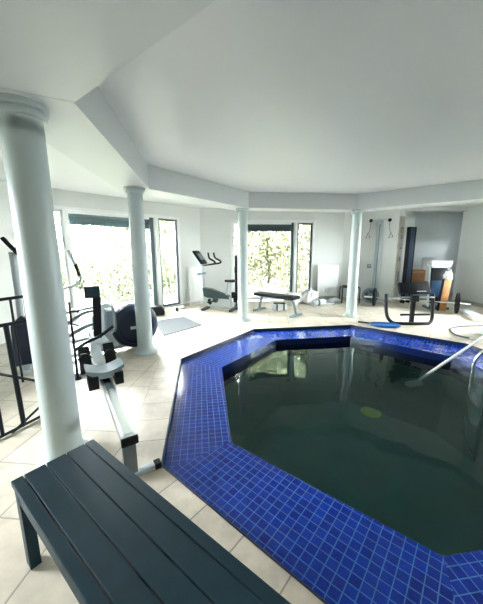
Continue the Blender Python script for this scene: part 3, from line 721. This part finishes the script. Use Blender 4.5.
# barbell
bb0, bb1 = V((3.60, 7.50)), V((5.13, 6.56)); dd = (bb1 - bb0); LBB = dd.length; a_ = math.atan2(dd.y, dd.x)
bb = thing('barbell', 'steel barbell with two black plates on the floor behind the black exercise frame', 'barbell', (bb0.x, bb0.y, 0), a_)
b = MB(); b.tube([(-.20, 0, .245), (LBB + .16, 0, .245)], .014, 12); b.build('bar', steel_m, bb)
for x in (0, LBB):
    b = MB(); b.lathe([(.02, -.028), (.09, -.028), (.10, -.016), (.20, -.016), (.21, -.028), (.24, -.026), (.245, 0), (.24, .026), (.21, .028), (.20, .016), (.10, .016), (.09, .028), (.02, .028)], T(x, 0, .246) @ RY(PI / 2), 40); p_ = b.build('plate', blackr_m, bb)
    s = -1 if x == 0 else 1
    b = MB(); b.lathe([(.014, 0), (.03, 0), (.03, .05), (.014, .05)], T(x + s * .03, 0, .245) @ RY(s * PI / 2), 20); b.build('collar', chrome_m, bb)
    b = MB(); b.tube([(x + s * .03, 0, .245), (x + s * .26, 0, .245)], .024, 12); b.build('sleeve', chrome_m, bb)

# ------------------------------------------------------------------ black tubular exercise frame with pad
ef = thing('preacher_bench', 'black tubular exercise bench frame with dark pad at the far pool edge', 'exercise bench', (3.46, 5.62, 0), -.05)
b = MB()
U = [(-.47, .10, .58), (-.465, .06, .30), (-.44, 0, .12), (-.36, -.06, .035), (-.22, -.09, .028), (0, -.10, .028), (.22, -.09, .028), (.36, -.06, .035), (.44, 0, .12), (.465, .06, .30), (.47, .10, .58)]
b.tube(smoothpath(U, 6), .034, 12); b.build('u_frame', black_m, ef)
b = MB(); b.box((0, -.06, .30), (.07, .07, .56), bev=.008); b.box((.02, -.06, .54), (.13, .10, .12), bev=.012); b.build('centre_post', black_m, ef)
b = MB(); b.tube([(-.22, -.05, .20), (.38, .0, .20)], .022, 10); b.build('cross_bar', black_m, ef)
b = MB(); b.box((-.0, 0, .555), (.86, .028, .024), bev=.003); b.build('support_bar', silver_m, ef)
b = MB(); b.box((.0, -.03, .74), (.60, .07, .24), (-.5, 0, 0), bev=.022); pd = b.build('pad', pad_m, ef)
b = MB(); b.box((.12, -.095, .69), (.18, .004, .016), (-.5, 0, 0)); b.build('pad_lettering', white_m, pd, smooth=False)
for s in (-1, 1):
    MB().lathe([(0, 0), (.032, 0), (.032, .03), (0, .03)], T(s * .47, .10, .575), 16).build('end_cap', blackr_m, ef)

# ------------------------------------------------------------------ pool net, pole, ladder rail, hose, block
nt_ = thing('leaf_skimmer', 'blue leaf skimmer net lying on the tiles at the far pool edge', 'pool net', (2.86, 5.44, 0), -.22)
b = MB(); pts = [(-.26, .04), (-.20, .13), (0, .17), (.20, .14), (.27, .0), (.20, -.12), (0, -.16), (-.20, -.10)]
b.tube(smoothpath([(x, y * .9, .03) for x, y in pts], 4, True), .020, 8, closed=True); b.build('net_rim', blue_m, nt_)
b = MB(); b.prism([(x * .98, y * .86) for x, y in pts], .012, T(0, 0, .022)); b.build('net_mesh', mat('blue_net', (.02, .16, .42), .5, noise=.3, nscale=90), nt_, smooth=False)
b = MB(); b.tube([(-.24, .04, .035), (-.36, .12, .03), (-.46, .19, .022)], .018, 8); b.build('handle_socket', black_m, nt_)

pp0, pp1 = V((2.40, 3.52, -.20)), V((3.88, 4.34, .115)); dr_ = (pp1 - pp0).normalized()
po = thing('pool_pole', 'long white pole reaching from the right edge down into the pool water', 'pole', (2.40, 3.52, -.20))
b = MB(); b.tube([(0, 0, 0), tuple(dr_ * 3.3)], .019, 12); b.build('pole_tube', white_m, po)
b = MB(); b.box((-.10, -.02, -.06), (.22, .10, .05), (0, 0, .3), bev=.015); b.tube([(-.06, -.02, -.04), (0, 0, 0)], .02, 8); b.build('brush_head', mat('pale_brush', (.7, .75, .7), .6), po)

ld = thing('pool_ladder', 'curved chrome pool ladder rail at the right edge of the pool', 'ladder', (3.02, 3.42, 0), math.radians(-25))
for s in (0, -.48):
    b = MB(); b.tube(smoothpath([(-.02, s, -1.0), (-.02, s, -.15), (-.01, s, .10), (.10, s, .27), (.30, s, .34), (.55, s, .30), (.68, s, .14), (.70, s, -.048)], 7), .019, 12); b.build('rail', chrome_m, ld)
for z in (-.35, -.65, -.92): MB().box((-.02, -.24, z), (.07, .47, .025), bev=.006).build('step', steel_m, ld)

hp = thing('garden_hose', 'thin dark hose curling over the floor beside the right hand column', 'hose', (4.2, 5.1, 0))
b = MB(); b.tube(smoothpath([(x - 4.2, y - 5.1, .014) for x, y in ((5.9, 5.75), (5.3, 5.52), (4.75, 5.40), (4.35, 5.36), (4.02, 5.22), (3.86, 4.98), (3.80, 4.76), (3.90, 4.58))], 6), .013, 8); b.build('hose_tube', dgrey_m, hp)
b = MB(); b.tube([(-.315, -.50, .014), (-.25, -.60, .014)], .018, 8); b.build('hose_fitting', steel_m, hp)

wk = thing('white_block', 'long low white block on the floor below the right wall', 'block', (5.22, 6.22, 0), math.atan2(-1.2, -.50))
b = MB(); b.box((0, 0, .045), (1.0, .20, .09), bev=.01); b.build('block_body', mat('white_foam', (.82, .83, .80), .7), wk)
b = MB(); b.box((0, 0, .092), (.95, .16, .006)); b.build('top_strip', lgrey_m, wk, smooth=False)

# ------------------------------------------------------------------ garden outside
gg = flat('garden_ground', [V((-40, -30)), V((40, -30)), V((40, 50)), V((-40, 50))], [ROOM], -.06, grass_m); gg['kind'] = 'structure'
def make_tree(label, h, rad, nleaf, seed, lm, slim=False):
    random.seed(seed); t = thing('garden_tree', label, 'tree', (0, 0, 0))
    b = MB(); tips = []
    b.tube(smoothpath([(0, 0, -.1), (.05, .03, h * .25), (-.03, .04, h * .55), (.02, 0, h * .85)], 3), [.07 * (1 - .7 * k / 9) for k in range(10)], 7)
    for k in range(9):
        a = random.uniform(0, 2 * PI); z0 = h * random.uniform(.12, .6); L = rad * random.uniform(.6, 1)
        e_ = V((math.cos(a) * L, math.sin(a) * L, z0 + h * random.uniform(.15, .35))); b.tube([(0, 0, z0), tuple((V((0, 0, z0)) + e_) / 2 + V((0, 0, .05))), tuple(e_)], [.025, .015, .006], 5); tips.append(e_)
    b.build('trunk', trunk_m, t)
    bm = bmesh.new()
    for i in range(nleaf):
        if random.random() < .5:
            c = random.choice(tips); p = c + V((random.gauss(0, .22), random.gauss(0, .22), random.gauss(0, .28))) * rad
        else:
            a = random.uniform(0, 2 * PI); z = random.uniform(.03, 1); rr = rad * math.sqrt(random.random()) * (1 - .45 * abs(z - .45) / .55)
            p = V((rr * math.cos(a), rr * math.sin(a), z * h))
        if p.z < .05: p.z = .05 + random.random() * .2
        s = random.uniform(.045, .095); R = Euler((random.uniform(0, 6), random.uniform(0, 6), random.uniform(0, 6))).to_matrix()
        q = [R @ V(v) * s + p for v in ((-1, 0, 0), (0, -.5, .1), (1.1, 0, 0), (0, .5, .1))]
        bm.faces.new([bm.verts.new(v) for v in q])
    me = bpy.data.meshes.new('foliage'); bm.to_mesh(me); bm.free(); me.materials.append(lm)
    f = bpy.data.objects.new('foliage', me); COL.objects.link(f); f.parent = t
    return t
ta = make_tree('pale green bush outside the left window, nearest the drum', 2.0, 1.5, 8000, 1, leaf_m)
tb_ = make_tree('tall yellow green tree outside the far window, at its left', 4.4, 1.3, 9500, 2, leaf2_m)
ta.location = (-4.0, 9.6, -.06)
tb_.location = (.0, 11.3, -.06)
random.seed(9)
for (x, y, sc, lab) in ((-6.9, 8.4, .9, 'pale low bush outside the left window, leftmost seen through it'), (-7.6, 11.9, 1.0, 'pale rounded bush farther back outside the left window'),
                        (-4.6, 12.9, 1.5, 'tall pale bush at the back outside the left window')):
    t = dup(ta, (x, y, -.06), random.uniform(0, 6), lab, 'bushes outside the left window'); t.scale = (sc, sc, sc)
ta['group'] = 'bushes outside the left window'
for (x, y, sc, lab) in ((-2.9, 13.6, 1.1, 'tall pale tree seen through the narrow right pane of the left window'), (2.1, 10.7, .9, 'slim yellow green tree just outside the middle of the far window'),
                        (4.2, 11.5, 1.0, 'yellow green tree seen through the right pane of the far window'),
                        (1.3, 13.6, 1.25, 'large background tree behind the others outside the far window'), (4.8, 14.6, 1.3, 'large background tree at the right outside the far window')):
    t = dup(tb_, (x, y, -.06), random.uniform(0, 6), lab, 'trees outside the far window'); t.scale = (sc, sc, sc)
tb_['group'] = 'trees outside the far window'
